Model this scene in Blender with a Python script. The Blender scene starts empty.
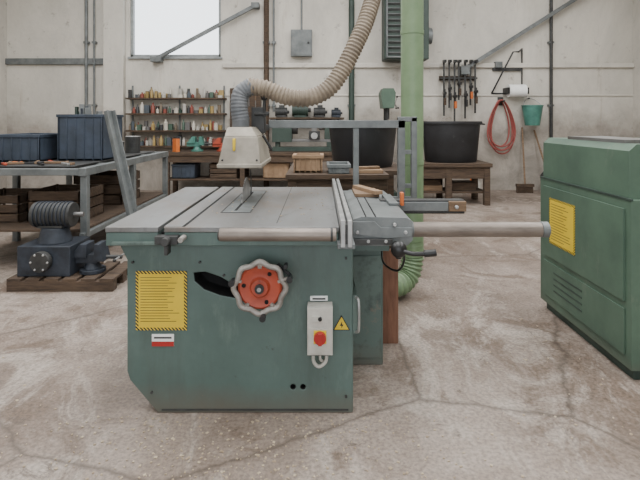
import bpy, bmesh, math, random
from mathutils import Vector, Matrix, Euler
random.seed(7)
COL = bpy.context.scene.collection

def lin(c):
    return tuple(((v/255)/12.92 if v/255 <= .04045 else ((v/255+.055)/1.055)**2.4) for v in c)

def mat(name, c1, c2=None, rough=.6, metal=0, scale=6, bump=0, detail=6, lo=.35, hi=.65, bscale=None, stretch=None, wear=None, grime=None):
    m = bpy.data.materials.new(name); m.use_nodes = True
    nt = m.node_tree; N = nt.nodes; L = nt.links
    b = N['Principled BSDF']; b.inputs['Roughness'].default_value = rough; b.inputs['Metallic'].default_value = metal
    a = lin(c1)+(1,)
    if c2 is None: c2 = tuple(v*.88 for v in c1)
    d = lin(c2)+(1,)
    tc = N.new('ShaderNodeTexCoord'); mp = N.new('ShaderNodeMapping'); L.new(tc.outputs['Object'], mp.inputs['Vector'])
    if stretch: mp.inputs['Scale'].default_value = stretch
    n = N.new('ShaderNodeTexNoise'); n.inputs['Scale'].default_value = scale; n.inputs['Detail'].default_value = detail; n.inputs['Roughness'].default_value=.65
    L.new(mp.outputs['Vector'], n.inputs['Vector'])
    r = N.new('ShaderNodeValToRGB'); r.color_ramp.elements[0].position = lo; r.color_ramp.elements[1].position = hi
    r.color_ramp.elements[0].color = d; r.color_ramp.elements[1].color = a
    L.new(n.outputs['Fac'], r.inputs['Fac']); out=r.outputs['Color']
    def layer(out,col,sc,t0,t1,st,amt=1):
        m2=N.new('ShaderNodeMapping'); L.new(tc.outputs['Object'],m2.inputs['Vector']); m2.inputs['Scale'].default_value=st; m2.inputs['Location'].default_value=(3.1,7.7,1.3)
        k=N.new('ShaderNodeTexNoise');k.inputs['Scale'].default_value=sc;k.inputs['Detail'].default_value=9;k.inputs['Roughness'].default_value=.72;L.new(m2.outputs['Vector'],k.inputs['Vector'])
        q=N.new('ShaderNodeMapRange');q.inputs['From Min'].default_value=t0;q.inputs['From Max'].default_value=t1;q.inputs['To Max'].default_value=amt;L.new(k.outputs['Fac'],q.inputs['Value'])
        x=N.new('ShaderNodeMix');x.data_type='RGBA';L.new(q.outputs[0],x.inputs[0]);L.new(out,x.inputs[6]);x.inputs[7].default_value=lin(col)+(1,)
        return x.outputs[2]
    for w in (wear or []): out=layer(out,*w)
    if grime:   # dusty, dirty zone near the floor
        col,zmax,amt=grime
        ge=N.new('ShaderNodeNewGeometry');s=N.new('ShaderNodeSeparateXYZ');L.new(ge.outputs['Position'],s.inputs[0])
        k=N.new('ShaderNodeMath');k.operation='MULTIPLY_ADD';k.inputs[1].default_value=zmax*1.2;L.new(n.outputs['Fac'],k.inputs[0]);L.new(s.outputs['Z'],k.inputs[2])
        q=N.new('ShaderNodeMapRange');q.inputs['From Min'].default_value=zmax*1.5;q.inputs['From Max'].default_value=zmax*.5;q.inputs['To Max'].default_value=amt;L.new(k.outputs[0],q.inputs['Value'])
        x=N.new('ShaderNodeMix');x.data_type='RGBA';L.new(q.outputs[0],x.inputs[0]);L.new(out,x.inputs[6]);x.inputs[7].default_value=lin(col)+(1,);out=x.outputs[2]
    L.new(out, b.inputs['Base Color'])
    if bump:
        n2 = N.new('ShaderNodeTexNoise'); n2.inputs['Scale'].default_value = bscale or scale*6; n2.inputs['Detail'].default_value = 4
        L.new(mp.outputs['Vector'], n2.inputs['Vector'])
        bp = N.new('ShaderNodeBump'); bp.inputs['Strength'].default_value = bump; bp.inputs['Distance'].default_value=.01
        L.new(n2.outputs['Fac'], bp.inputs['Height']); L.new(bp.outputs['Normal'], b.inputs['Normal'])
    return m

class B:
    def __init__(s, name): s.name=name; s.v=[]; s.f=[]; s.m=[]; s.mats=[]
    def mi(s, m):
        if m not in s.mats: s.mats.append(m)
        return s.mats.index(m)
    def add(s, vs, fs, m):
        o=len(s.v); i=s.mi(m); s.v += [tuple(v) for v in vs]
        for f in fs: s.f.append(tuple(o+k for k in f)); s.m.append(i)
        return s
    def box(s,x0,x1,y0,y1,z0,z1,m):
        vs=[(x,y,z) for x in (x0,x1) for y in (y0,y1) for z in (z0,z1)]
        return s.add(vs,[(0,1,3,2),(4,6,7,5),(0,4,5,1),(2,3,7,6),(0,2,6,4),(1,5,7,3)],m)
    def obox(s,c,size,rot,m):
        R=Euler(rot).to_matrix(); c=Vector(c)
        vs=[c+R@Vector((x*size[0]/2,y*size[1]/2,z*size[2]/2)) for x in (-1,1) for y in (-1,1) for z in (-1,1)]
        return s.add(vs,[(0,1,3,2),(4,6,7,5),(0,4,5,1),(2,3,7,6),(0,2,6,4),(1,5,7,3)],m)
    def bar(s,p0,p1,w,h,m):
        p0=Vector(p0);p1=Vector(p1);d=(p1-p0);q=d.to_track_quat('Y','Z')
        vs=[(p0+p1)/2+q@Vector((x*w/2,y*d.length/2,z*h/2)) for x in (-1,1) for y in (-1,1) for z in (-1,1)]
        return s.add(vs,[(0,1,3,2),(4,6,7,5),(0,4,5,1),(2,3,7,6),(0,2,6,4),(1,5,7,3)],m)
    def cyl(s,p0,p1,r,m,r1=None,n=24):
        p0=Vector(p0);p1=Vector(p1);r1=r if r1 is None else r1
        q=(p1-p0).to_track_quat('Z','Y'); vs=[]
        for p,rr in ((p0,r),(p1,r1)):
            for i in range(n):
                a=2*math.pi*i/n; vs.append(p+q@Vector((rr*math.cos(a),rr*math.sin(a),0)))
        fs=[(i,(i+1)%n,n+(i+1)%n,n+i) for i in range(n)]+[tuple(range(n))[::-1],tuple(range(n,2*n))]
        return s.add(vs,fs,m)
    def prism(s,poly,y0,y1,m):
        n=len(poly); vs=[(x,y0,z) for x,z in poly]+[(x,y1,z) for x,z in poly]
        return s.add(vs,[(i,(i+1)%n,n+(i+1)%n,n+i) for i in range(n)]+[tuple(range(n))[::-1],tuple(range(n,2*n))],m)
    def lathe(s,prof,c,m,axis=(0,0,1),n=28,sx=1,sy=1,cap=True):
        q=Vector(axis).to_track_quat('Z','Y'); c=Vector(c); vs=[];fs=[]
        for r,h in prof:
            for i in range(n):
                a=2*math.pi*i/n; vs.append(c+q@Vector((sx*r*math.cos(a),sy*r*math.sin(a),h)))
        k=len(prof)
        for j in range(k-1):
            for i in range(n): fs.append((j*n+i,j*n+(i+1)%n,(j+1)*n+(i+1)%n,(j+1)*n+i))
        if cap: fs.append(tuple(range(n))[::-1]); fs.append(tuple(range((k-1)*n,k*n)))
        return s.add(vs,fs,m)
    def sph(s,c,r,m,sx=1,sy=1,sz=1,n=16):
        prof=[(r*math.sin(math.pi*(j+.02)/8.04),-sz*r*math.cos(math.pi*(j+.02)/8.04)) for j in range(9)]
        return s.lathe(prof,c,m,n=n,sx=sx,sy=sy)
    def tube(s,pts,r,m,n=12,closed=False,smooth=0):
        P=[Vector(p) for p in pts]
        if smooth:
            Q=[];k=len(P)
            rng = k if closed else k-1
            for i in range(rng):
                p0=P[(i-1)%k] if (closed or i>0) else P[0]*2-P[1]
                p1=P[i];p2=P[(i+1)%k]
                p3=P[(i+2)%k] if (closed or i+2<k) else P[-1]*2-P[-2]
                for j in range(smooth):
                    t=j/smooth
                    Q.append(.5*((2*p1)+(p2-p0)*t+(2*p0-5*p1+4*p2-p3)*t*t+(3*p1-p0-3*p2+p3)*t**3))
            if not closed: Q.append(P[-1])
            P=Q
        k=len(P); vs=[];fs=[]
        def tan(i):
            if closed: return (P[(i+1)%k]-P[(i-1)%k]).normalized()
            return (P[min(i+1,k-1)]-P[max(i-1,0)]).normalized()
        t0=tan(0); up=Vector((0,1,0)) if abs(t0.y)<.8 else Vector((0,0,1))
        u=(up-t0*up.dot(t0)).normalized(); dist=0
        for i in range(k):
            t=tan(i); u=(u-t*u.dot(t)).normalized(); w=t.cross(u)
            if i: dist+=(P[i]-P[i-1]).length
            rr=r(dist,i/(k-1)) if callable(r) else r
            for j in range(n):
                a=2*math.pi*j/n; vs.append(P[i]+u*math.cos(a)*rr+w*math.sin(a)*rr)
        for i in range(k if closed else k-1):
            i2=(i+1)%k
            for j in range(n): fs.append((i*n+j,i*n+(j+1)%n,i2*n+(j+1)%n,i2*n+j))
        if not closed: fs.append(tuple(range(n))[::-1]); fs.append(tuple(range((k-1)*n,k*n)))
        return s.add(vs,fs,m)
    def finish(s,bevel=0,parent=None,ang=38):
        xs=[v[0] for v in s.v];ys=[v[1] for v in s.v];zs=[v[2] for v in s.v]
        o=Vector(((min(xs)+max(xs))/2,(min(ys)+max(ys))/2,min(zs)))
        me=bpy.data.meshes.new(s.name); me.from_pydata([Vector(v)-o for v in s.v],[],s.f)
        for m in s.mats: me.materials.append(m)
        for p,i in zip(me.polygons,s.m): p.material_index=i
        bm=bmesh.new(); bm.from_mesh(me); bmesh.ops.recalc_face_normals(bm,faces=bm.faces)
        for e in bm.edges:
            e.smooth = len(e.link_faces)==2 and e.calc_face_angle(9)<math.radians(ang)
        for f in bm.faces: f.smooth=True
        bm.to_mesh(me); bm.free()
        ob=bpy.data.objects.new(s.name,me); COL.objects.link(ob); ob.location=o
        if parent: ob.parent=parent; ob.location=o-parent.location
        if bevel:
            md=ob.modifiers.new('bevel','BEVEL'); md.width=bevel; md.segments=2; md.limit_method='ANGLE'; md.angle_limit=math.radians(50)
        return ob

def empty(name,loc):
    e=bpy.data.objects.new(name,None); COL.objects.link(e); e.location=loc; e.empty_display_size=.1; return e

# ---------------- materials ----------------
SC=(1,1,1)
M_green=mat('grey_green_machine_paint',(84,103,98),(68,86,81),.46,0,2.6,.03,lo=.3,hi=.7,
  wear=[((112,128,120),5,.56,.70,(1,1,.35),.5),((54,58,54),9,.64,.70,SC,.8),((66,74,68),2.2,.52,.68,(2,2,.35),.5),((132,114,92),26,.69,.73,SC,.8)],grime=((98,88,76),.15,.7))
M_green2=mat('grey_green_paint_worn',(86,102,96),(56,68,64),.55,0,12,.05,lo=.3,hi=.5,wear=[((116,108,96),8,.6,.68,SC,.7)],grime=((98,88,76),.15,.7))
M_pipe=mat('green_duct_paint',(116,138,104),(100,122,90),.42,0,4,wear=[((138,142,120),7,.6,.7,SC,.5)])
M_mgreen=mat('green_planer_paint',(78,100,84),(62,82,70),.5,0,3,wear=[((108,116,102),6,.6,.7,(1,1,.4),.5)],grime=((94,86,76),.12,.6))
M_mdk=mat('dark_green_paint',(52,68,60),(36,50,44),.55,0,5,wear=[((90,94,84),9,.62,.7,SC,.5)])
M_steel=mat('machined_steel',(128,130,131),(104,99,94),.42,.55,4,.04,stretch=(1,.3,1),lo=.3,hi=.7,
  wear=[((118,96,76),3,.52,.70,SC,.65),((82,80,79),12,.58,.7,(1,.4,1),.7),((160,160,158),20,.66,.74,SC,.6)])
M_alu=mat('aluminium',(176,176,174),(142,142,142),.42,.6,8)
M_cast=mat('worn_cast_aluminium',(164,160,154),(120,114,108),.5,.4,14,.05)
M_grey=mat('grey_painted_steel',(114,118,118),(88,92,92),.5,.2,6,wear=[((134,122,108),12,.62,.7,SC,.5)])
M_dgrey=mat('dark_grey_metal',(66,66,65),(42,43,43),.55,.3,9)
M_black=mat('black_plastic',(22,22,23),(14,14,15),.4,0,6)
M_hole=mat('dark_void',(9,9,9),(5,5,5),.9)
M_tub=mat('black_rubber_tub',(38,39,42),(26,27,29),.45,0,4,wear=[((80,80,78),6,.6,.72,SC,.5)])
M_red=mat('faded_orange_red_paint',(172,72,46),(140,56,38),.5,0,8,wear=[((86,52,40),14,.6,.68,SC,.7)])
M_redp=mat('red_plastic',(172,38,34),(150,32,28),.4)
M_rhose=mat('red_hose',(150,74,68),(130,60,54),.55)
M_yel=mat('yellow_vinyl',(218,188,44),(202,172,38),.55,0,4)
M_white=mat('white_plastic',(194,192,184),(166,163,155),.5,0,8)
M_paper=mat('white_paper',(236,236,234),(224,224,222),.9)
M_beige=mat('beige_hood_plastic',(158,151,138),(128,121,109),.5,0,7,.03,wear=[((100,94,84),8,.6,.7,SC,.5)])
M_hose=mat('beige_flex_hose',(140,127,110),(112,100,86),.6,0,9)
M_gneck=mat('grey_flex_hose',(104,106,109),(78,82,86),.5,0,9)
M_wood=mat('worn_wood',(132,108,84),(92,72,54),.8,0,5,.15,stretch=(1,8,8))
M_wood2=mat('reddish_plywood',(126,88,68),(98,66,50),.75,0,6,.1,stretch=(6,6,1))
M_dwood=mat('dark_old_wood',(86,69,54),(54,43,34),.85,0,6,.2,stretch=(1,8,8))
M_card=mat('cardboard',(148,122,96),(124,100,76),.85,0,5)
M_rail=mat('worn_tube_steel',(136,126,117),(104,95,88),.42,.4,9,.03,stretch=(.5,3,3),wear=[((160,150,138),10,.58,.7,(.4,2,2),.5)])
M_bcrate=mat('dark_blue_plastic',(56,66,80),(40,48,58),.55,0,5)
M_teal=mat('turquoise_plastic',(76,128,116),(58,104,94),.5)
M_chip=mat('wood_shaving',(190,176,154),(150,132,110),.9,0,30)
M_frame=mat('window_frame_paint',(150,154,154),(120,124,124),.5)
M_navy=mat('dark_iron',(56,62,72),(36,40,46),.55,.3,8)
M_orange=mat('orange_plastic',(206,110,48),(180,92,40),.5)
BOTS=[mat('tin_%d'%i,c,None,.5) for i,c in enumerate([(176,172,164),(130,66,54),(74,82,90),(112,98,80),(190,184,172),(68,90,76),(156,132,80),(48,48,50),(96,94,92)])]

M_haz=bpy.data.materials.new('hazard_stripes'); M_haz.use_nodes=True
nt=M_haz.node_tree;N=nt.nodes;L=nt.links
tc=N.new('ShaderNodeTexCoord');sx=N.new('ShaderNodeSeparateXYZ');L.new(tc.outputs['Object'],sx.inputs[0])
ad=N.new('ShaderNodeMath');ad.operation='ADD';L.new(sx.outputs['X'],ad.inputs[0]);L.new(sx.outputs['Z'],ad.inputs[1])
ad2=N.new('ShaderNodeMath');ad2.operation='ADD';L.new(ad.outputs[0],ad2.inputs[0]);L.new(sx.outputs['Y'],ad2.inputs[1])
mu=N.new('ShaderNodeMath');mu.operation='MULTIPLY';mu.inputs[1].default_value=62;L.new(ad2.outputs[0],mu.inputs[0])
fr=N.new('ShaderNodeMath');fr.operation='FRACT';L.new(mu.outputs[0],fr.inputs[0])
gt=N.new('ShaderNodeMath');gt.operation='GREATER_THAN';gt.inputs[1].default_value=.42;L.new(fr.outputs[0],gt.inputs[0])
mx=N.new('ShaderNodeMix');mx.data_type='RGBA';L.new(gt.outputs[0],mx.inputs[0]);mx.inputs[6].default_value=lin((218,188,44))+(1,);mx.inputs[7].default_value=(.01,.01,.01,1)
L.new(mx.outputs[2],N['Principled BSDF'].inputs['Base Color'])

# floor
M_floor=bpy.data.materials.new('dusty_concrete'); M_floor.use_nodes=True
nt=M_floor.node_tree;N=nt.nodes;L=nt.links;b=N['Principled BSDF']
tc=N.new('ShaderNodeTexCoord')
def nz(sc,dt=8,ro=.6,dist=0,st=None):
    n=N.new('ShaderNodeTexNoise');n.inputs['Scale'].default_value=sc;n.inputs['Detail'].default_value=dt;n.inputs['Roughness'].default_value=ro;n.inputs['Distortion'].default_value=dist
    if st:
        mp=N.new('ShaderNodeMapping');mp.inputs['Scale'].default_value=st;L.new(tc.outputs['Object'],mp.inputs['Vector']);L.new(mp.outputs['Vector'],n.inputs['Vector'])
    else: L.new(tc.outputs['Object'],n.inputs['Vector'])
    return n
def ramp(src,pts):
    r=N.new('ShaderNodeValToRGB');e=r.color_ramp.elements
    while len(e)<len(pts): e.new(.5)
    for k,(p,c) in enumerate(pts): e[k].position=p;e[k].color=c if len(c)==4 else lin(c)+(1,)
    L.new(src,r.inputs['Fac']);return r
def mixc(f,a,c,mode='MIX',fv=None):
    x=N.new('ShaderNodeMix');x.data_type='RGBA';x.blend_type=mode
    if f is not None: L.new(f,x.inputs[0])
    else: x.inputs[0].default_value=fv
    L.new(a,x.inputs[6])
    if isinstance(c,tuple): x.inputs[7].default_value=lin(c)+(1,)
    else: L.new(c,x.inputs[7])
    return x.outputs[2]
W=(1,1,1,1);K=(0,0,0,1)
def g(v): return (v,v,v,1)
base=ramp(nz(.7,10,.7,.6).outputs['Fac'],[(.32,(104,90,80)),(.48,(136,122,111)),(.66,(164,152,142))])
st=ramp(nz(1.5,10,.75,1.2).outputs['Fac'],[(.49,K),(.62,g(.9))])
c=mixc(st.outputs['Color'],base.outputs['Color'],(104,87,74))
st3=ramp(nz(2.7,10,.75,.8,(1,.6,1)).outputs['Fac'],[(.52,K),(.62,g(.8))])
c=mixc(st3.outputs['Color'],c,(172,162,152))
st2=ramp(nz(11,9,.8).outputs['Fac'],[(.57,K),(.68,g(.6))])
c=mixc(st2.outputs['Color'],c,(180,170,160))
st4=ramp(nz(6.3,9,.8,.6).outputs['Fac'],[(.57,K),(.65,g(.75))])
c=mixc(st4.outputs['Color'],c,(86,73,63))
fine=ramp(nz(60,3,.6).outputs['Fac'],[(.35,(192,192,192)),(.6,(255,255,255))])
c=mixc(None,c,fine.outputs['Color'],'MULTIPLY',.8)
vo=N.new('ShaderNodeTexVoronoi');vo.feature='DISTANCE_TO_EDGE';vo.inputs['Scale'].default_value=.45
nd=nz(2.5,6,.6);ms=N.new('ShaderNodeMix');ms.data_type='VECTOR';ms.inputs[0].default_value=.12;L.new(tc.outputs['Object'],ms.inputs[4]);L.new(nd.outputs['Color'],ms.inputs[5]);L.new(ms.outputs[1],vo.inputs['Vector'])
cr=ramp(vo.outputs['Distance'],[(.0,g(.7)),(.006,K)])
c=mixc(cr.outputs['Color'],c,(70,60,52))
L.new(c,b.inputs['Base Color']); b.inputs['Roughness'].default_value=.55
bp=N.new('ShaderNodeBump');bp.inputs['Strength'].default_value=.3;bp.inputs['Distance'].default_value=.01
L.new(nz(22,7,.7).outputs['Fac'],bp.inputs['Height']);L.new(bp.outputs['Normal'],b.inputs['Normal'])

def wallmat(name,top,low,zsplit):
    global N,L,tc
    m=bpy.data.materials.new(name);m.use_nodes=True;nt=m.node_tree;N=nt.nodes;L=nt.links;b=N['Principled BSDF']
    tc=N.new('ShaderNodeTexCoord');ge=N.new('ShaderNodeNewGeometry');s=N.new('ShaderNodeSeparateXYZ');L.new(ge.outputs['Position'],s.inputs[0])
    n=nz(1.1,8,.7)
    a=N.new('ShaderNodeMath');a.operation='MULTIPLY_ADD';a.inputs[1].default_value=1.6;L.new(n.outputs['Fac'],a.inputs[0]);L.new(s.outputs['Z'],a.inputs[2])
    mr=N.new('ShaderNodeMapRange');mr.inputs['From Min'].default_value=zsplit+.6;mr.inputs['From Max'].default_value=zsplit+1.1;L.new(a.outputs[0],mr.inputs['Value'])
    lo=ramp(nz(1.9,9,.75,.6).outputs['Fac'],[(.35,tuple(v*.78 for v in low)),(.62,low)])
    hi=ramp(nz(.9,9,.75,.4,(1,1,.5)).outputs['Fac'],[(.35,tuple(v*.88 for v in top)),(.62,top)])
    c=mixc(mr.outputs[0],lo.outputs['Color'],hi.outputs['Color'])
    sp=ramp(nz(4,8,.75).outputs['Fac'],[(.60,K),(.68,g(.8))])
    c=mixc(sp.outputs['Color'],c,tuple(v*.82 for v in low))
    sp=ramp(nz(2.2,8,.75,0,(2.5,2.5,.3)).outputs['Fac'],[(.58,K),(.72,g(.5))])
    c=mixc(sp.outputs['Color'],c,(150,136,118))
    L.new(c,b.inputs['Base Color']);b.inputs['Roughness'].default_value=.85
    bp=N.new('ShaderNodeBump');bp.inputs['Strength'].default_value=.3;bp.inputs['Distance'].default_value=.02
    L.new(nz(9,7,.7).outputs['Fac'],bp.inputs['Height']);L.new(bp.outputs['Normal'],b.inputs['Normal'])
    return m
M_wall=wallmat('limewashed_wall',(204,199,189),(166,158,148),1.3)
M_ceil=mat('ceiling_panel',(196,194,188),None,.9)

# ---------------- room ----------------
YW=9.2; YB=9.196; H=4.9; YF=-3
B('floor').box(-6.2,6.2,YF-.2,YW+.2,-.1,0,M_floor).finish()
w=B('wall_back')
wx0,wx1,wz0,wz1=-3.64,-1.9,2.55,3.95
w.box(-6.2,wx0,YW,YW+.2,0,H,M_wall).box(wx1,6.2,YW,YW+.2,0,H,M_wall).box(wx0,wx1,YW,YW+.2,0,wz0,M_wall).box(wx0,wx1,YW,YW+.2,wz1,H,M_wall)
w.box(-4.1,-3.72,YW-.12,YW,0,H,M_wall)
w.finish()
B('wall_left').box(-6.2,-6,YF,YW,0,H,M_wall).finish()
B('wall_right').box(6,6.2,YF,YW,0,H,M_wall).finish()
# unseen wall with an invented door gap, added to cut front sky light
B('light_block_wall').box(-6.2,-2.9,YF-.2,YF,0,H,M_wall).box(2.3,6.2,YF-.2,YF,0,H,M_wall).box(-2.9,2.3,YF-.2,YF,3.7,H,M_wall).finish()
c=B('ceiling')
xs=[-6.2,-4,-2.6,-.7,.7,2.6,4,6.2]
for i in range(0,7,2): c.box(xs[i],xs[i+1],YF-.2,YW+.2,H,H+.15,M_ceil)
for i in (1,3,5):
    c.box(xs[i],xs[i+1],YF-.2,-1,H,H+.15,M_ceil).box(xs[i],xs[i+1],7.6,YW+.2,H,H+.15,M_ceil)
c.finish()
w=B('window_1')
for a in (wx0,wx1-.05): w.box(a,a+.05,YW+.03,YW+.12,wz0,wz1,M_frame)
w.box(wx0,wx1,YW+.03,YW+.12,wz0,wz0+.05,M_frame).box(wx0,wx1,YW+.03,YW+.12,wz1-.05,wz1,M_frame)
w.box(wx0-.03,wx1+.03,YW-.05,YW+.03,wz0-.04,wz0,M_frame)
w.finish(.004)
B('trim_1').box(-6,-4.1,YW-.06,YW,2.40,2.52,M_grey).finish(.01)
B('trim_2').box(-1.86,6,YW-.05,YW,2.34,2.43,M_wall).finish(.01)
B('trim_3').box(-1.86,6,YW-.02,YW,1.80,1.83,M_wall).finish(.005)
b_=B('steel_brace').bar((-3.1,YB-.12,2.5),(-1.2,YB-.12,3.52),.05,.07,M_grey)
b_.box(-3.2,-3.0,YB-.16,YB,2.44,2.54,M_grey).box(-1.3,-1.15,YB-.16,YB,3.46,3.56,M_grey); b_.finish(.004)
b_=B('steel_brace').bar((2.72,YB-.12,2.3),(5.2,YB-.12,3.86),.07,.07,M_grey)
b_.box(2.66,2.82,YB-.16,YB,2.2,2.36,M_grey).box(5.1,5.3,YB-.16,YB,3.78,3.95,M_grey); b_.finish(.004)
for x,r,m,z0 in ((-4.45,.03,M_grey,0),(-4.3,.02,M_grey,1.2),(-1.02,.05,M_dwood,0),(-.88,.02,M_grey,1.5),(.6,.055,M_mdk,0),(4.4,.03,M_dgrey,0)):
    p=B('conduit_pipe').cyl((x,YB-.06,z0),(x,YB-.06,H-.01),r,m)
    for z in (1.6,2.8,4.2): p.box(x-r-.02,x+r+.02,YB-.08,YB,z,z+.04,M_grey)
    p.finish()
d=B('electrical_box').box(-.55,-.15,YB-.14,YB,2.55,3.05,M_grey).box(-.53,-.17,YB-.15,YB-.14,2.57,3.03,M_grey).cyl((-.35,YB-.07,3.05),(-.35,YB-.07,H-.01),.018,M_grey).cyl((-.22,YB-.17,2.8),(-.22,YB-.14,2.8),.02,M_black); d.finish(.004)

# ---------------- TABLE SAW ----------------
S=empty('table_saw',(-.35,2.7,0))
body=B('cabinet_body')
poly=[(-.915,.80),(-.915,.76),(-.885,.70),(-.885,.19),(-.872,.15),(-.745,.0),(.152,.0),(.152,.80)]
body.prism(poly,2.2,3.2,M_green)
bo=body.finish(0,S)
def P(px,py): return ((px-320)*.004583,1.342-(py-120)*.004583)   # measured in the plane of the cabinet face
cut=B('cut')
up=[(194,273),(205,272),(220,277),(232,284),(250,292),(250,303),(236,298),(220,295),(204,289),(195,281)]
cut.prism([P(*q) for q in up],2.1,2.3,M_hole)
for q in ((293,387),(303,387)):
    x,z=P(*q); cut.cyl((x,2.1,z),(x,2.28,z),.011,M_hole,n=16)
co=cut.finish()
md=bo.modifiers.new('cut','BOOLEAN');md.object=co;md.operation='DIFFERENCE';md.solver='EXACT'
try: md.material_mode='TRANSFER'
except Exception: pass
bpy.context.view_layer.update()
dg=bpy.context.evaluated_depsgraph_get()
nm=bpy.data.meshes.new_from_object(bo.evaluated_get(dg),preserve_all_data_layers=True,depsgraph=dg)
bo.modifiers.clear(); bo.data=nm; bpy.data.objects.remove(co)
for p in nm.polygons: p.use_smooth=False
md=bo.modifiers.new('bevel','BEVEL');md.width=.006;md.segments=2;md.limit_method='ANGLE';md.angle_limit=math.radians(60)
d=B('cabinet_trim')
d.box(-.725,.13,2.196,2.2,.012,.018,M_dgrey)
for q in ((133,262),(346,258),(346,396),(152,392),(200,262),(224,275)):
    x,z=P(*q); d.cyl((x,2.192,z),(x,2.2,z),.006,M_dgrey,n=12)
d.finish(0,S)
d=B('rear_housing').box(.152,.345,2.63,3.15,0,.78,M_green).box(.16,.335,2.622,2.63,.04,.6,M_green2)
d.finish(.008,S)
d=B('door_handle').tube([(.165,2.2,.53),(.175,2.165,.52),(.175,2.165,.40),(.165,2.2,.37)],.006,M_alu,n=8,smooth=5).box(.152,.17,2.2,2.66,.36,.54,M_green2); d.finish(0,S)
d=B('side_table_top').box(-.95,-.715,2.12,3.39,.845,.869,M_steel).box(-.947,-.717,2.122,3.38,.785,.845,M_green)
d.finish(.003,S)
d=B('main_table_top').box(-.69,.085,2.12,3.39,.845,.869,M_steel).box(-.688,.082,2.122,3.38,.785,.845,M_green)
d.box(-.715,-.69,2.16,3.38,.80,.838,M_hole)
d.finish(.003,S)
d=B('table_groove').box(-.612,-.598,2.125,3.385,.8685,.8697,M_hole).box(-.69,-.612,2.125,3.385,.869,.8705,M_steel)
d.box(-.50,-.36,2.45,3.2,.869,.8705,M_grey).box(-.447,-.433,2.5,3.15,.8705,.8715,M_hole)
for x in (-.505,-.357): d.box(x-.003,x+.003,2.45,3.2,.869,.871,M_dgrey)
for y in (2.45,3.2): d.box(-.5,-.36,y-.003,y+.003,.869,.871,M_dgrey)
d.box(-.20,-.196,2.2,3.385,.8686,.8697,M_dgrey)
d.finish(0,S)
d=B('table_edge_clamp').box(-.72,-.62,2.085,2.13,.80,.835,M_dgrey).cyl((-.665,2.05,.818),(-.665,2.09,.818),.018,M_dgrey).cyl((-.60,2.06,.825),(-.60,2.12,.825),.012,M_cast).box(-.67,-.655,2.06,2.11,.76,.80,M_dgrey)
d.box(-.915,-.70,2.105,2.13,.792,.806,M_green2)
d.finish(.002,S)
d=B('saw_blade')
R=.18;n=40;cy,cz=2.86,.82
ring=[]
for i in range(n*2):
    a=math.pi*i/n; rr=R if i%2 else R-.012
    ring.append((cy+rr*math.cos(a+(.05 if i%2 else 0)),cz+rr*math.sin(a+(.05 if i%2 else 0))))
k=len(ring)
d.add([(-.4415,y,z) for y,z in ring]+[(-.4385,y,z) for y,z in ring],[(i,(i+1)%k,k+(i+1)%k,k+i) for i in range(k)]+[tuple(range(k)),tuple(range(k,2*k))],M_alu)
kn=[(3.04,.8),(3.05,.93),(3.03,1.0),(3.045,1.03),(3.075,1.0),(3.09,.9),(3.09,.8)]
k=len(kn);d.add([(-.4413,y,z) for y,z in kn]+[(-.4387,y,z) for y,z in kn],[(i,(i+1)%k,k+(i+1)%k,k+i) for i in range(k)]+[tuple(range(k)),tuple(range(k,2*k))],M_dgrey)
d.finish(0,S,ang=20)
d=B('fence_guide_bar').cyl((-.43,2.06,.85),(.07,2.06,.85),.028,M_rail).cyl((-.437,2.06,.85),(-.43,2.06,.85),.024,M_dgrey).cyl((.045,2.06,.85),(.055,2.06,.85),.0295,M_dgrey)
for x in (-.38,.02): d.box(x-.015,x+.015,2.06,2.13,.83,.85,M_green)
d.finish(.002,S)
d=B('sliding_table_rail').box(.088,.108,2.04,3.5,.80,.915,M_alu).box(.118,.138,2.04,3.5,.80,.915,M_alu).box(.105,.12,2.05,3.49,.81,.895,M_dgrey).box(.075,.15,2.05,3.49,.79,.81,M_grey)
d.finish(.002,S)
d=B('sliding_carriage')
d.prism([(.15,.765),(.15,.885),(.19,.90),(.40,.895),(.425,.875),(.425,.79),(.40,.765)],2.2,3.05,M_grey)
d.prism([(.15,.82),(.15,.878),(.25,.878),(.28,.85),(.42,.85),(.42,.81),(.30,.80)],2.192,2.2,M_grey)
d.box(.155,.33,2.18,2.2,.775,.80,M_dgrey)
for x in (.21,.255): d.box(x-.004,x+.004,2.2,3.04,.896,.9005,M_hole)
d.box(.15,.34,2.35,3.0,.70,.775,M_green)
for x,z in ((.17,.83),(.22,.79),(.30,.79),(.39,.83),(.34,.865)): d.cyl((x,2.178,z),(x,2.2,z),.008,M_alu,n=12)
d.finish(.004,S)
d=B('support_tube').cyl((.40,2.35,.806),(1.08,2.35,.806),.036,M_rail,n=32).cyl((1.08,2.35,.806),(1.115,2.35,.806),.038,M_grey,n=32).cyl((.42,2.35,.806),(.455,2.35,.806),.040,M_grey,n=32)
d.finish(.003,S)
d=B('crosscut_fence').box(.33,.79,2.62,2.68,.83,.905,M_dgrey).box(.41,.70,2.612,2.62,.845,.895,M_grey).box(.70,.795,2.605,2.69,.845,.90,M_wood)
d.box(.36,.41,2.5,2.8,.895,.91,M_grey)
d.box(.435,.452,2.58,2.62,.88,.95,M_orange)
d.cyl((.74,2.59,.87),(.74,2.61,.87),.01,M_alu,n=12)
d.finish(.003,S)
d=B('clamp_lever').cyl((.345,2.08,.775),(.345,2.19,.775),.014,M_dgrey).sph((.345,2.10,.775),.036,M_black,sy=.8)
d.tube([(.345,2.09,.775),(.40,2.07,.765),(.46,2.07,.765)],.010,M_black,smooth=5)
d.cyl((.45,2.07,.765),(.50,2.07,.77),.015,M_black)
d.cyl((.345,2.10,.80),(.345,2.11,.735),.012,M_black)
d.finish(0,S)
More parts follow.
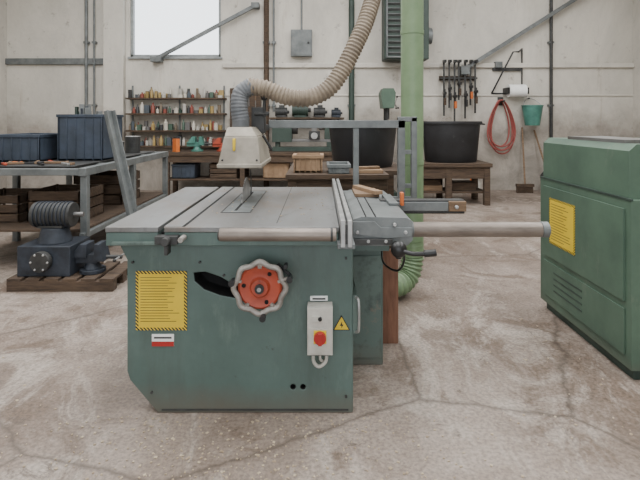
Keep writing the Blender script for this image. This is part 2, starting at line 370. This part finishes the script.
d=B('power_cable').tube([(.37,2.25,.78),(.39,2.22,.70),(.37,2.3,.62),(.33,2.5,.60),(.335,2.62,.66)],.005,M_black,n=8,smooth=8); d.finish(0,S)
# handwheel
d=B('handwheel'); cx,cz=-.265,.604
pts=[]
for i in range(96):
    a=2*math.pi*i/96; r=.109+.006*math.cos(8*a); pts.append((cx+r*math.cos(a),2.11,cz+r*math.sin(a)))
d.tube(pts,.0125,M_cast,n=10,closed=True)
d.lathe([(.098,0),(.098,.010),(.088,.016),(.060,.008),(.045,.010),(.036,.03),(.0,.03)],(cx,2.13,cz),M_red,axis=(0,-1,0),n=40,cap=False)
d.lathe([(.098,0),(.02,.002)],(cx,2.131,cz),M_red,axis=(0,1,0),n=40,cap=True)
d.cyl((cx,2.085,cz),(cx,2.2,cz),.02,M_dgrey)
d.cyl((cx,2.08,cz),(cx,2.09,cz),.010,M_alu,n=6)
for a in (18,90,162,234,306):
    a=math.radians(a); d.bar((cx+.085*math.cos(a),2.115,cz+.085*math.sin(a)),(cx+.107*math.cos(a),2.11,cz+.107*math.sin(a)),.018,.012,M_cast)
for a in (54,174,294):
    a=math.radians(a); d.cyl((cx+.072*math.cos(a),2.114,cz+.072*math.sin(a)),(cx+.072*math.cos(a),2.122,cz+.072*math.sin(a)),.009,M_hole,n=14)
for px,pz in ((-.248,.484),(-.132,.652),(-.382,.637)):
    a=math.atan2(pz-cz,px-cx)
    d.bar((cx+.1*math.cos(a),2.11,cz+.1*math.sin(a)),(px,2.10,pz),.018,.012,M_cast)
    d.cyl((px,2.115,pz),(px,2.065,pz),.011,M_black,r1=.014,n=16)
d.bar((-.19,2.14,.70),(-.128,2.13,.65),.014,.012,M_black)
d.cyl((-.152,2.15,.695),(-.152,2.11,.695),.010,M_black)
d.finish(.001,S)
d=B('instruction_label')
x0,z1=P(136,271);x1,z0=P(187,330)
d.box(x0,x1,2.197,2.2,z0,z1,M_haz).box(x0+.013,x1-.013,2.1955,2.1972,z0+.013,z1-.013,M_yel)
z=z1-.03
while z>z0+.035:
    ww=random.uniform(.12,.19) ; d.box(x0+.022,x0+.022+ww,2.195,2.1956,z,z+.0024,M_dgrey); z-=.0125
d.finish(0,S)
d=B('sticker'); x0,z1=P(152,334);x1,z0=P(174,346)
d.box(x0,x1,2.197,2.2,z0,z1,M_paper).box(x0,x1,2.1965,2.1971,z0,z0+.022,M_redp).box(x0+.01,x1-.01,2.1965,2.1971,z1-.02,z1-.012,M_dgrey); d.finish(0,S)
d=B('switch_box').box(-.056,.056,2.125,2.2,.30,.51,M_white).box(-.05,.05,2.118,2.126,.31,.42,M_white).box(-.028,.028,2.114,2.119,.355,.413,M_yel)
d.cyl((0,2.095,.384),(0,2.115,.384),.027,M_redp).box(-.008,.008,2.085,2.097,.358,.41,M_redp)
d.box(-.035,.0,2.12,2.126,.45,.475,M_white).cyl((.0,2.112,.463),(.0,2.126,.463),.009,M_black,n=16)
d.box(-.045,.035,2.19,2.2,.517,.537,M_paper).box(-.035,.025,2.189,2.191,.522,.53,M_dgrey)
d.tube([(-.03,2.16,.30),(-.028,2.15,.26),(-.005,2.15,.238),(.025,2.15,.26),(.03,2.16,.30)],.008,M_white,n=10,smooth=6)
d.tube([(0,2.16,.30),(.002,2.15,.27),(.02,2.17,.25),(.03,2.2,.24)],.006,M_white,n=10,smooth=6)
for x in (-.03,0,.03): d.cyl((x,2.16,.285),(x,2.16,.302),.012,M_grey,n=12)
d.finish(.003,S)
d=B('warning_sign'); t=[P(333,330),P(350,330),P(341.5,315)]
d.prism(t,2.197,2.2,M_black); cxm=sum(p[0] for p in t)/3;czm=sum(p[1] for p in t)/3
d.prism([(cxm+(p[0]-cxm)*.84,czm+(p[1]-czm)*.84) for p in t],2.196,2.1972,M_yel)
d.prism([(cxm+.002,czm+.018),(cxm-.008,czm-.002),(cxm,czm-.002),(cxm-.002,czm-.014),(cxm+.009,czm+.004),(cxm+.002,czm+.004)],2.1955,2.1962,M_black)
d.finish(0,S)
d=B('blade_guard_hood')
def frus(d,z0,z1,a,b_,m):
    (x0,x1,y0,y1)=a;(X0,X1,Y0,Y1)=b_
    d.add([(x0,y0,z0),(x1,y0,z0),(x1,y1,z0),(x0,y1,z0),(X0,Y0,z1),(X1,Y0,z1),(X1,Y1,z1),(X0,Y1,z1)],[(3,2,1,0),(4,5,6,7),(0,1,5,4),(1,2,6,5),(2,3,7,6),(3,0,4,7)],m)
frus(d,1.095,1.25,(-.565,-.325,2.65,3.15),(-.535,-.350,2.68,3.1),M_beige)
frus(d,1.25,1.30,(-.535,-.350,2.68,3.1),(-.53,-.39,2.74,3.0),M_beige)
d.box(-.570,-.320,2.643,3.157,1.075,1.10,M_beige)
d.box(-.485,-.47,2.655,2.68,1.17,1.24,M_yel)
for x in (-.54,-.35): d.cyl((x,2.648,1.12),(x,2.68,1.12),.006,M_dgrey,n=10)
d.finish(.006,S)
d=B('guard_support_arm')
d.box(-.36,.60,3.38,3.43,1.285,1.34,M_grey)
d.box(.235,.275,3.385,3.425,.80,1.285,M_grey)
d.box(.55,.60,3.38,3.43,.74,1.36,M_grey)
d.box(.645,.685,3.385,3.425,.72,1.36,M_grey).box(.55,.685,3.39,3.42,1.10,1.13,M_grey).box(.55,.685,3.39,3.42,.86,.89,M_grey).box(.55,.685,3.385,3.425,1.33,1.365,M_grey)
d.box(.1,.685,3.39,3.42,.74,.80,M_grey).box(.16,.30,3.15,3.42,.74,.80,M_grey)
d.box(.12,.26,3.3,3.42,.80,.84,M_grey)
d.box(-.40,-.36,3.0,3.43,1.27,1.31,M_dgrey)
d.box(-.42,-.34,2.94,3.03,1.26,1.42,M_dgrey).cyl((-.40,2.93,1.38),(-.31,2.93,1.38),.012,M_dgrey).cyl((-.34,2.93,1.36),(-.34,2.93,1.47),.010,M_dgrey).sph((-.34,2.93,1.48),.022,M_black)
d.cyl((-.345,2.9,1.25),(-.29,2.9,1.16),.008,M_black,n=10)
d.finish(.003,S)
rib=lambda base,amp,pitch:(lambda dist,t: base+amp*math.cos(2*math.pi*dist/pitch))
d=B('extraction_hose')
d.cyl((-.475,2.88,1.29),(-.475,2.88,1.36),.05,M_gneck,r1=.052)
def dense(pts,step):
    Q=[];P_=[Vector(p) for p in pts];k=len(P_)
    for i in range(k-1):
        p0=P_[i-1] if i else P_[0]*2-P_[1];p1=P_[i];p2=P_[i+1];p3=P_[i+2] if i+2<k else P_[-1]*2-P_[-2]
        m=max(2,int((p2-p1).length/step))
        for j in range(m):
            t=j/m;Q.append(.5*((2*p1)+(p2-p0)*t+(2*p0-5*p1+4*p2-p3)*t*t+(3*p1-p0-3*p2+p3)*t**3))
    Q.append(P_[-1]);return Q
d.tube(dense([(-.475,2.88,1.34),(-.485,2.88,1.42),(-.475,2.89,1.50),(-.41,2.9,1.55)],.004),rib(.052,.0015,.02),M_gneck,n=20)
d.tube(dense([(-.43,2.9,1.545),(-.33,2.9,1.53),(-.20,2.9,1.482),(-.06,2.9,1.477),(.06,2.92,1.54),(.15,2.95,1.67),(.22,2.98,1.81),(.29,3.03,1.97),(.36,3.12,2.2),(.44,3.3,2.55),(.56,3.55,2.95),(.70,3.7,3.2)],.004),rib(.051,.0045,.024),M_hose,n=20)
d.finish(0,S,ang=80)
d=B('sawdust_offcuts')
for i in range(60):
    x=random.uniform(-.66,.05);y=random.uniform(2.2,3.3)
    d.obox((x,y,.8725),(random.uniform(.003,.012),random.uniform(.003,.008),.002),(0,0,random.uniform(0,3)),M_chip)
d.box(.20,.34,2.75,3.0,.90,.918,M_wood).obox((.28,2.86,.928),(.05,.28,.02),(0,0,.4),M_card)
d.finish(0,S)

d=B('plywood_sheet').box(.355,.47,2.88,2.91,0,.56,M_wood2).box(.355,.47,2.915,2.94,0,.53,M_wood2)
d.finish(.002)

d=B('dust_extraction_duct')
d.cyl((.71,3.7,.30),(.71,3.7,H-.005),.086,M_pipe,n=36)
for z in (1.0,2.0,3.0,4.0): d.cyl((.71,3.7,z),(.71,3.7,z+.03),.090,M_pipe,n=36)
d.tube(dense([(.71,3.7,.42),(.71,3.7,.26),(.66,3.66,.14),(.52,3.58,.10),(.1,3.5,.10)],.005),rib(.083,.006,.035),M_pipe,n=24)
d.finish(0,ang=70)

# ---------------- right machine ----------------
d=B('planer_machine')
X=1.59
d.box(X,2.6,2.45,3.46,.06,.93,M_mgreen).box(X+.03,2.57,2.48,3.43,0,.06,M_mdk)
d.prism([(X+.02,.93),(X+.02,1.18),(X+.06,1.215),(2.55,1.215),(2.58,.93)],2.5,3.46,M_mgreen)
d.box(X-.012,X,2.5,3.40,.40,.88,M_mgreen).box(X-.008,X,2.5,3.40,.12,.36,M_mgreen)
d.box(X-.004,X+.01,2.45,3.46,.925,.937,M_mdk)
for z in (.18,.22,.26,.30): d.box(X-.010,X-.007,2.9,3.25,z,z+.012,M_mdk)
d.box(X-.014,X-.011,2.97,3.30,.50,.81,M_haz).box(X-.0155,X-.0135,2.985,3.285,.515,.795,M_yel)
for k in range(14): d.box(X-.0165,X-.0152,3.27-random.uniform(.16,.25),3.27,.77-k*.018,.774-k*.018,M_dgrey)
d.box(X+.06,X+.3,2.6,3.2,1.21,1.235,M_steel)
d.finish(.008)

# ---------------- left rack ----------------
d=B('steel_roller_bench')
for x in (-3.4,-2.12): d.box(x,x+.07,4.2,6.5,.85,.92,M_grey)
for y in (4.2,4.75,5.3,5.9,6.44): d.box(-3.33,-2.12,y,y+.05,.855,.915,M_grey)
for x in (-3.4,-2.11):
    for y in (4.22,5.3,6.42): d.box(x,x+.06,y,y+.06,0,.86,M_grey)
for x in (-3.39,-2.11): d.box(x,x+.05,4.2,6.5,.30,.35,M_grey)
d.box(-3.35,-2.1,4.25,6.45,.35,.375,M_dwood)
d.box(-3.35,-2.2,4.3,6.4,.918,.93,M_dgrey)
d.finish(.004)
def crate(name,x0,x1,y0,y1,z0,z1,m,t=.02,slat=False):
    d=B(name); d.box(x0,x1,y0,y1,z0,z0+t,m)
    if slat:
        n=3;h=(z1-z0)/n
        for i in range(n):
            a=z0+i*h+.008;b_=z0+(i+1)*h-.008
            d.box(x0,x1,y0,y0+t,a,b_,m).box(x0,x1,y1-t,y1,a,b_,m).box(x0,x0+t,y0,y1,a,b_,m).box(x1-t,x1,y0,y1,a,b_,m)
        for x in (x0+t,x1-2*t): 
            for y in (y0+t,y1-2*t): d.box(x,x+t,y,y+t,z0,z1,m)
    else:
        d.box(x0,x1,y0,y0+t,z0,z1,m).box(x0,x1,y1-t,y1,z0,z1,m).box(x0,x0+t,y0,y1,z0,z1,m).box(x1-t,x1,y0,y1,z0,z1,m)
        d.box(x0-.012,x1+.012,y0-.012,y0+.004,z1-.03,z1,m).box(x0-.012,x0+.004,y0,y1,z1-.03,z1,m).box(x1-.004,x1+.012,y0,y1,z1-.03,z1,m)
        k=5
        for i in range(k+1):
            x=x0+(x1-x0-.01)*i/k; d.box(x,x+.01,y0-.008,y0,z0,z1-.03,m)
    return d.finish(.003)
crate('plastic_crate',-2.65,-2.2,4.85,5.35,.932,1.40,M_bcrate)
crate('plastic_crate',-3.2,-2.75,4.7,5.3,.932,1.2,M_bcrate)
d=B('crate_contents')
for i in range(16):
    x=random.uniform(-2.58,-2.28);y=random.uniform(4.92,5.28);h=random.uniform(.40,.56)
    d.obox((x,y,.955+h/2),(random.uniform(.02,.06),random.uniform(.02,.05),h),(0,0,random.uniform(0,3)),random.choice([M_dgrey,M_grey,M_mdk,M_dwood,M_navy]))
d.finish(.002)
crate('wooden_crate',-2.75,-2.25,4.5,5.0,.378,.68,M_dwood,slat=True)
crate('wooden_crate',-3.3,-2.82,4.5,5.0,.378,.64,M_dwood,slat=True)
crate('wooden_crate',-2.8,-2.25,5.45,6.0,.378,.72,M_dwood,slat=True)
d=B('paint_can')
for x,y,r,h,m in ((-2.36,6.05,.09,.2,M_dgrey),(-2.6,6.1,.08,.17,M_white),(-2.4,5.7,.07,.15,M_dgrey)):
    d.cyl((x,y,.931),(x,y,.931+h),r,m).cyl((x,y,.931+h),(x,y,.931+h+.008),r*1.03,M_alu)
d.finish(.002)
d=B('hand_tools_on_bench')
for i in range(16):
    x=random.uniform(-3.1,-2.25);y=random.uniform(4.35,4.65);l=random.uniform(.1,.3)
    a=random.uniform(0,3.1); d.bar((x-l/2*math.cos(a),y-l/3*math.sin(a),.942),(x+l/2*math.cos(a)*.6,y+l/3*math.sin(a),.942),.025,.02,random.choice([M_dgrey,M_red,M_orange,M_alu,M_black,M_wood]))
d.finish(.002)
d=B('steel_channel').bar((-1.98,4.5,1.43),(-1.62,4.4,.0),.07,.02,M_grey).bar((-1.95,4.52,1.43),(-1.59,4.42,.0),.012,.05,M_grey).bar((-2.015,4.52,1.43),(-1.655,4.42,.0),.012,.05,M_grey); d.finish(.002)
d=B('steel_offcut_stack')
for i,(x,l,m) in enumerate(((-1.5,1.1,M_grey),(-1.4,1.3,M_dgrey),(-1.28,1.0,M_wood),(-1.36,.9,M_grey))):
    z=.0+(i//3)*.05; d.box(x-.04,x+.04,4.7,4.7+l,z,z+.05,m)
d.finish(.002)

def vise(name,c,s=1,m=M_navy):
    d=B(name);x,y,z=c
    d.cyl((x,y,z),(x,y,z+.03*s),.10*s,m).cyl((x,y,z+.03*s),(x,y,z+.08*s),.07*s,m,r1=.05*s)
    d.box(x-.16*s,x+.06*s,y-.05*s,y+.05*s,z+.08*s,z+.15*s,m)
    d.prism([(x-.02*s,z+.13*s),(x-.02*s,z+.24*s),(x-.07*s,z+.24*s),(x-.16*s,z+.13*s)],y-.07*s,y+.07*s,m)
    d.prism([(x+.04*s,z+.10*s),(x+.04*s,z+.24*s),(x+.08*s,z+.24*s),(x+.12*s,z+.10*s)],y-.07*s,y+.07*s,m)
    d.cyl((x+.1*s,y,z+.12*s),(x+.24*s,y,z+.12*s),.016*s,M_dgrey).cyl((x+.22*s,y-.1*s,z+.12*s),(x+.22*s,y+.1*s,z+.12*s),.008*s,M_alu)
    for q in (-1,1): d.sph((x+.22*s,y+q*.1*s,z+.12*s),.014*s,M_dgrey,n=10)
    return d.finish(.003)
# low timber pallet with old iron parts
d=B('timber_pallet')
for y in (3.75,3.95,4.15): d.box(-2.45,-1.62,y,y+.08,0,.08,M_dwood)
for i in range(6): d.box(-2.45+i*.145,-2.34+i*.145,3.75,4.23,.08,.10,M_dwood)
d.finish(.002)
d=B('old_gearbox')
d.box(-2.40,-1.98,3.80,4.14,.101,.34,M_navy).cyl((-2.19,3.97,.34),(-2.19,3.97,.46),.13,M_navy,r1=.10).cyl((-2.19,3.79,.23),(-2.19,3.74,.23),.08,M_dgrey).cyl((-1.98,3.97,.22),(-1.90,3.97,.22),.035,M_steel)
for a in range(6): d.cyl((-2.19+.065*math.cos(a*1.047),3.745,.23+.065*math.sin(a*1.047)),(-2.19+.065*math.cos(a*1.047),3.73,.23+.065*math.sin(a*1.047)),.01,M_alu,n=6)
d.finish(.008)
vise('bench_vise',(-1.86,3.93,.102),1.0)
d=B('electric_motor')
d.cyl((-2.36,3.98,.56),(-2.04,3.98,.56),.10,M_dgrey).box(-2.3,-2.1,3.9,4.06,.461,.48,M_dgrey).cyl((-2.04,3.98,.56),(-1.96,3.98,.56),.02,M_steel)
for k in range(9): d.cyl((-2.33+k*.032,3.98,.56),(-2.322+k*.032,3.98,.56),.11,M_navy)
d.finish(.002)

# ---------------- back wall shelves ----------------
d=B('storage_shelf_unit')
for z in (1.76,1.47,1.15,.86):
    d.box(-3.64,-1.78,YB-.22,YB,z-.03,z,M_dwood)
for x in (-3.6,-2.7,-1.85): d.box(x,x+.03,YB-.02,YB,.7,2.0,M_grey)
d.finish(.002)
d=B('shelf_bottles_and_tins')
for z in (1.761,1.471,1.151,.861):
  for row in (0,1):
    x=-3.58
    while x<-1.86:
        r=random.uniform(.022,.045);h=random.uniform(.06,.22);m=random.choice(BOTS)
        y=YB-.15+row*.09
        if random.random()<.85:
            if random.random()<.4: d.lathe([(r,0),(r,h*.65),(r*.4,h*.8),(r*.4,h)],(x,y,z),m,n=12)
            elif random.random()<.5: d.cyl((x,y,z),(x,y,z+h*.8),r,m,n=12).cyl((x,y,z+h*.8),(x,y,z+h*.85),r*1.05,random.choice(BOTS),n=12)
            else: d.box(x-r,x+r,y-r,y+r,z,z+h*.7,m)
        x+=r*2+random.uniform(.002,.025)
d.finish(0)
d=B('workbench').box(-2.74,1.00,8.35,8.96,.72,.78,M_dwood).box(-2.7,.96,8.40,8.92,.28,.31,M_dwood)
for x in (-2.72,-1.4,-.2,.90):
    for y in (8.38,8.86): d.box(x,x+.08,y,y+.08,0,.72,M_dwood)
d.box(-2.7,.98,8.37,8.40,.60,.72,M_dwood)
d.finish(.004)
vise('bench_vise',(-2.2,8.6,.782),1.1,M_teal)
vise('bench_vise',(-1.75,8.6,.782),1.0,M_red)
crate('plastic_crate',-2.6,-2.2,8.44,8.84,.312,.56,M_bcrate)
crate('wooden_crate',-1.95,-1.45,8.44,8.84,.312,.58,M_dwood,slat=True)
crate('cardboard_box',-1.0,-.55,8.44,8.84,.312,.58,M_card)
crate('wooden_crate',.1,.6,8.44,8.84,.312,.58,M_dwood,slat=True)
d=B('bench_clutter')
for i in range(64):
    x=random.uniform(-2.6,.5);y=random.uniform(8.45,8.85);m=random.choice(BOTS+[M_dgrey,M_navy,M_dgrey,M_card,M_orange]);h=random.uniform(.03,.26)
    if abs(x+2.2)<.32 or abs(x+1.75)<.3 or -1.0<x<.35: continue
    if random.random()<.5: d.obox((x,y,.782+h/2),(random.uniform(.05,.2),random.uniform(.05,.12),h),(0,0,random.uniform(0,3)),m)
    else: d.cyl((x,y,.782),(x,y,.782+h),random.uniform(.02,.06),m,n=12)
d.finish(.002)
d=B('hanging_hand_tools')
d.box(-1.72,-1.12,YB-.03,YB,1.15,1.95,M_dwood)
for i in range(9):
    x=-1.67+i*.063; l=random.uniform(.18,.4); zt=1.9 if i%2 else 1.6
    d.cyl((x,YB-.05,zt),(x,YB-.05,zt-l*.5),.012,random.choice([M_red,M_black,M_wood]),n=8).box(x-.006,x+.006,YB-.055,YB-.035,zt-l,zt-l*.5,M_steel)
    d.cyl((x,YB-.06,zt-.01),(x,YB-.02,zt-.01),.004,M_steel,n=6)
d.finish(0)
d=B('bench_lathe')
d.box(-.85,.28,8.55,8.75,.782,.86,M_mdk).box(-.80,.24,8.58,8.72,.95,1.0,M_steel).box(-.8,-.72,8.56,8.74,.86,.95,M_mdk).box(.12,.22,8.56,8.74,.86,.95,M_mdk)
d.box(-.85,-.5,8.5,8.8,.95,1.30,M_mdk).cyl((-.5,8.65,1.2),(-.40,8.65,1.2),.11,M_dgrey).box(-.2,.0,8.52,8.78,1.0,1.14,M_dgrey).box(-.15,-.05,8.55,8.65,1.14,1.24,M_steel)
d.box(.08,.24,8.57,8.73,1.0,1.25,M_mdk).cyl((-.02,8.65,1.2),(.3,8.65,1.2),.035,M_steel).cyl((-.1,8.52,1.06),(-.1,8.46,1.06),.06,M_alu)
d.finish(.005)
d=B('tool_shelf').box(-.95,.45,YB-.3,YB,1.36,1.39,M_dwood)
for x in (-.85,.35): d.box(x,x+.03,YB-.28,YB,1.33,1.36,M_grey).bar((x+.015,YB-.26,1.345),(x+.015,YB-.02,1.1),.02,.02,M_grey)
d.finish(.002)
for x,m,s in ((-.72,M_dgrey,1),(-.36,M_mdk,1.35),(.0,M_dgrey,1.0),(.31,M_navy,.8)):
    z=1.392; d=B('electric_motor')
    d.cyl((x-.12*s,YB-.15,z+.1*s),(x+.1*s,YB-.15,z+.1*s),.085*s,m).cyl((x+.1*s,YB-.15,z+.1*s),(x+.14*s,YB-.15,z+.1*s),.03*s,M_dgrey).box(x-.1*s,x+.08*s,YB-.22,YB-.08,z,z+.04,m).box(x-.05*s,x+.05*s,YB-.2,YB-.1,z+.16*s,z+.23*s,m)
    for k in range(6):
        xx=x-.1*s+k*.032*s; d.cyl((xx,YB-.15,z+.1*s),(xx+.008,YB-.15,z+.1*s),.092*s,m)
    d.finish(.003)
y=8.65
d=B('pillar_drill')
x=1.20
d.box(x-.17,x+.17,y-.2,y+.2,0,.06,M_mdk).cyl((x,y+.08,.06),(x,y+.08,1.9),.045,M_dgrey).box(x-.14,x+.14,y-.2,y-.02,1.10,1.14,M_dgrey).box(x-.05,x+.05,y-.05,y+.1,1.06,1.14,M_mdk)
d.prism([(x-.10,1.55),(x-.13,1.82),(x-.09,1.90),(x+.09,1.90),(x+.13,1.82),(x+.10,1.55)],y-.25,y+.15,M_mgreen)
d.cyl((x,y-.12,1.36),(x,y-.12,1.56),.035,M_dgrey).cyl((x,y-.12,1.26),(x,y-.12,1.36),.01,M_steel)
for a in (90,210,330):
    a=math.radians(a);d.cyl((x+.13,y-.12,1.62),(x+.17,y-.12+.13*math.cos(a),1.62+.13*math.sin(a)),.007,M_alu,n=8).sph((x+.17,y-.12+.13*math.cos(a),1.62+.13*math.sin(a)),.017,M_black,n=10)
d.cyl((x,y+.26,1.62),(x,y+.26,1.86),.08,M_dgrey).box(x-.04,x+.04,y+.12,y+.22,1.68,1.8,M_dgrey)
d.finish(.004)
d=B('unit_heater')
d.box(1.17,1.98,8.72,9.12,2.45,3.75,M_mdk).box(1.3,1.85,9.12,YB,2.6,3.6,M_dgrey)
for i in range(12):
    z=2.52+i*.1; d.obox((1.5,8.70,z+.03),(.56,.07,.014),(-.6,0,0),M_grey)
d.box(1.20,1.23,8.68,8.72,2.48,3.72,M_grey).box(1.80,1.83,8.68,8.72,2.48,3.72,M_grey).box(1.2,1.83,8.68,8.72,2.47,2.5,M_grey)
d.cyl((1.98,8.92,2.9),(2.07,8.92,2.9),.15,M_grey)
d.cyl((1.75,8.9,2.45),(1.75,8.9,2.30),.04,M_dgrey)
d.finish(.01)

d=B('outfeed_workbench').box(-.28,.56,3.88,5.1,.86,.90,M_dwood)
for x in (-.26,.48):
    for y in (3.9,5.0): d.box(x,x+.07,y,y+.07,0,.86,M_dwood)
d.box(-.24,.52,3.91,3.94,.76,.86,M_dwood).box(.56,.78,4.2,5.1,.86,.90,M_dwood).box(.70,.77,5.0,5.07,0,.86,M_dwood)
d.finish(.003)
def tub(name,c,R,h,sy,m=M_tub):
    prof=[(.80*R,0),(.84*R,.02),(.95*R,h-.05),(1.0*R,h-.05),(1.02*R,h-.02),(1.0*R,h),(.95*R,h),(.93*R,h-.04),(.80*R,.03),(.01,.03)]
    d=B(name).lathe(prof,c,m,n=48,sy=sy,cap=True)
    for q in (-1,1):
        x=c[0]+q*R*1.0; d.tube([(x-q*.02,c[1]-.08,c[2]+h-.04),(x+q*.035,c[1]-.06,c[2]+h-.05),(x+q*.035,c[1]+.06,c[2]+h-.05),(x-q*.02,c[1]+.08,c[2]+h-.04)],.012,m,smooth=4)
    return d.finish(0,ang=45)
tub('mortar_tub',(.41,4.62,.902),.34,.42,.9)
crate('cardboard_box',-.22,.02,4.0,4.25,.902,1.05,M_card)
crate('storage_tray',.07,.24,3.92,4.2,.902,.98,M_grey,t=.008)
B('wood_offcut').box(.30,.52,3.95,4.1,.902,.93,M_card).obox((.40,4.03,.942),(.2,.06,.022),(0,0,.3),M_wood).finish(.002)

d=B('wooden_bench').box(1.35,2.70,7.5,8.2,.60,.66,M_dwood).box(1.4,2.65,7.53,7.56,.42,.60,M_dwood).box(1.4,2.65,7.6,8.1,.18,.21,M_dwood)
for x in (1.38,1.98,2.58):
    for y in (7.52,8.1): d.box(x,x+.09,y,y+.09,0,.60,M_dwood)
d.finish(.004)
tub('mortar_tub',(2.14,7.86,.662),.50,.66,.66)
B('timber_stack').box(1.5,1.95,7.65,8.05,.212,.30,M_wood).box(1.55,1.93,7.68,8.0,.30,.38,M_dwood).box(2.1,2.5,7.68,8.0,.212,.34,M_dwood).finish(.004)
d=B('clamp_rack').box(2.28,2.98,YB-.05,YB,2.10,2.18,M_dwood).box(2.28,2.98,YB-.12,YB-.05,2.12,2.15,M_dgrey)
for i,x in enumerate((2.34,2.44,2.54,2.62,2.74,2.84,2.93)):
    l=(1.0,.85,1.1,.7,1.05,.8,.95)[i]; y=YB-.12; t=2.42
    d.box(x-.016,x+.016,y-.02,y,t-l,t+.06,M_dgrey)
    d.box(x-.025,x+.025,y-.12,y,t,t+.05,M_black).box(x-.025,x+.025,y-.12,y,t-l*.6,t-l*.6+.05,M_black)
    d.cyl((x,y-.1,t-l*.6-.16),(x,y-.1,t-l*.6+.1),.01,M_dgrey,n=8).cyl((x,y-.1,t-l*.6-.2),(x,y-.1,t-l*.6-.07),.025,(M_dwood,M_black,M_orange)[i%3],n=10)
d.finish(.001)
d=B('paper_towel_holder')
d.tube([(3.28,YB-.02,1.85),(3.62,YB-.2,2.62),(3.72,YB-.2,2.62),(3.86,YB-.02,2.7)],.016,M_black,n=8)
d.tube([(3.28,YB-.02,1.85),(3.86,YB-.02,1.85),(3.86,YB-.02,2.7)],.016,M_black,n=8)
d.box(3.3,3.84,YB-.04,YB,2.28,2.34,M_dgrey).box(3.5,3.54,YB-.25,YB,1.83,1.95,M_black).box(3.86,3.9,YB-.25,YB,1.83,1.95,M_black)
d.cyl((3.54,YB-.16,1.89),(3.86,YB-.16,1.89),.12,M_paper,n=32).cyl((3.5,YB-.16,1.89),(3.9,YB-.16,1.89),.02,M_black)
d.box(3.33,3.46,YB-.1,YB,2.34,2.45,M_grey)
d.finish(0)
d=B('air_hose_coil')
for k in range(5):
    a,bb,ox=.17+.02*k,.44+.035*(k%3),random.uniform(-.04,.04)
    pts=[]
    for i in range(28):
        t=2*math.pi*i/28; rr=1-.35*math.sin(t)
        pts.append((3.45+ox+a*rr*math.cos(t),YB-.06-.022*k,1.72-bb+bb*math.sin(t)))
    d.tube(pts,.013,M_rhose,n=8,closed=True)
d.cyl((3.45,YB-.22,1.70),(3.45,YB,1.70),.015,M_dgrey).box(3.4,3.5,YB-.02,YB,1.62,1.78,M_dgrey)
d.finish(0,ang=80)
d=B('plastic_bucket')
c=(3.98,YB-.20,1.24)
d.lathe([(.13,0),(.185,.36),(.195,.36),(.195,.38),(.175,.38),(.12,.02),(.01,.02)],c,M_teal,n=28)
d.tube([(3.80,YB-.2,1.60),(3.87,YB-.13,1.70),(3.98,YB-.03,1.76),(4.09,YB-.13,1.70),(4.16,YB-.2,1.60)],.008,M_alu,n=8,smooth=5)
d.cyl((3.98,YB-.07,1.755),(3.98,YB,1.755),.012,M_dgrey)
d.finish(0)
d=B('broom').cyl((3.78,8.85,.16),(3.86,YB-.03,1.2),.015,M_wood,n=12).obox((3.77,8.83,.14),(.32,.07,.05),(0,0,0),M_dwood)
for i in range(12): d.box(3.62+i*.025,3.635+i*.025,8.80,8.86,.0,.12,M_dwood)
d.finish(0)
d=B('shovel').cyl((4.08,YB-.05,1.15),(4.2,8.9,.42),.016,M_wood,n=12).prism([(4.10,.0),(4.08,.32),(4.16,.42),(4.24,.42),(4.32,.32),(4.30,.0)],8.88,8.90,M_dgrey); d.finish(.002)
d=B('spray_bottle')
for x,m in ((2.80,M_orange),(2.92,M_white)):
    d.lathe([(.05,0),(.05,.17),(.018,.22),(.018,.26)],(x,8.9,0),m,n=16).box(x-.05,x+.025,8.885,8.915,.26,.30,M_redp)
d.finish(0)
crate('wooden_crate',4.6,5.2,8.5,9.0,0,.5,M_dwood,slat=True)

d=B('wood_shavings')
for i in range(800):
    if random.random()<.6:
        x=random.gauss(-.35,.5);y=random.uniform(1.75,2.17)
    else: x=random.uniform(-2.2,2.2);y=random.uniform(1.5,4.0)
    if -1<x<.5 and y>2.18: continue
    if x>1.5 and y>2.3: continue
    if x<-1.55 and y>3.6: continue
    s=random.uniform(.003,.012)
    d.obox((x,y,.0022),(s,s*random.uniform(.3,1),.003),(random.uniform(-.1,.1),random.uniform(-.1,.1),random.uniform(0,3)),M_chip)
d.finish(0)

# ---------------- lights ----------------
wd=bpy.data.worlds.new('overcast_sky');bpy.context.scene.world=wd;wd.use_nodes=True
bg=wd.node_tree.nodes['Background'];bg.inputs[0].default_value=(.90,.95,1,1);bg.inputs[1].default_value=3.2
for i,x in enumerate((-3.3,0,3.3)):
    l=bpy.data.lights.new('skylight_%d'%i,'AREA');l.shape='RECTANGLE';l.size=1.35;l.size_y=8.4;l.energy=290;l.color=(1,.98,.95)
    o=bpy.data.objects.new('skylight_lamp_%d'%i,l);COL.objects.link(o);o.location=(x,3.3,H+.05)
cam=bpy.data.cameras.new('camera');cam.lens=27;cam.sensor_width=36;cam.shift_y=-.1875;cam.clip_start=.05
co=bpy.data.objects.new('camera',cam);COL.objects.link(co);co.location=(0,0,1.342);co.rotation_euler=(math.radians(90),0,0)
bpy.context.scene.camera=co
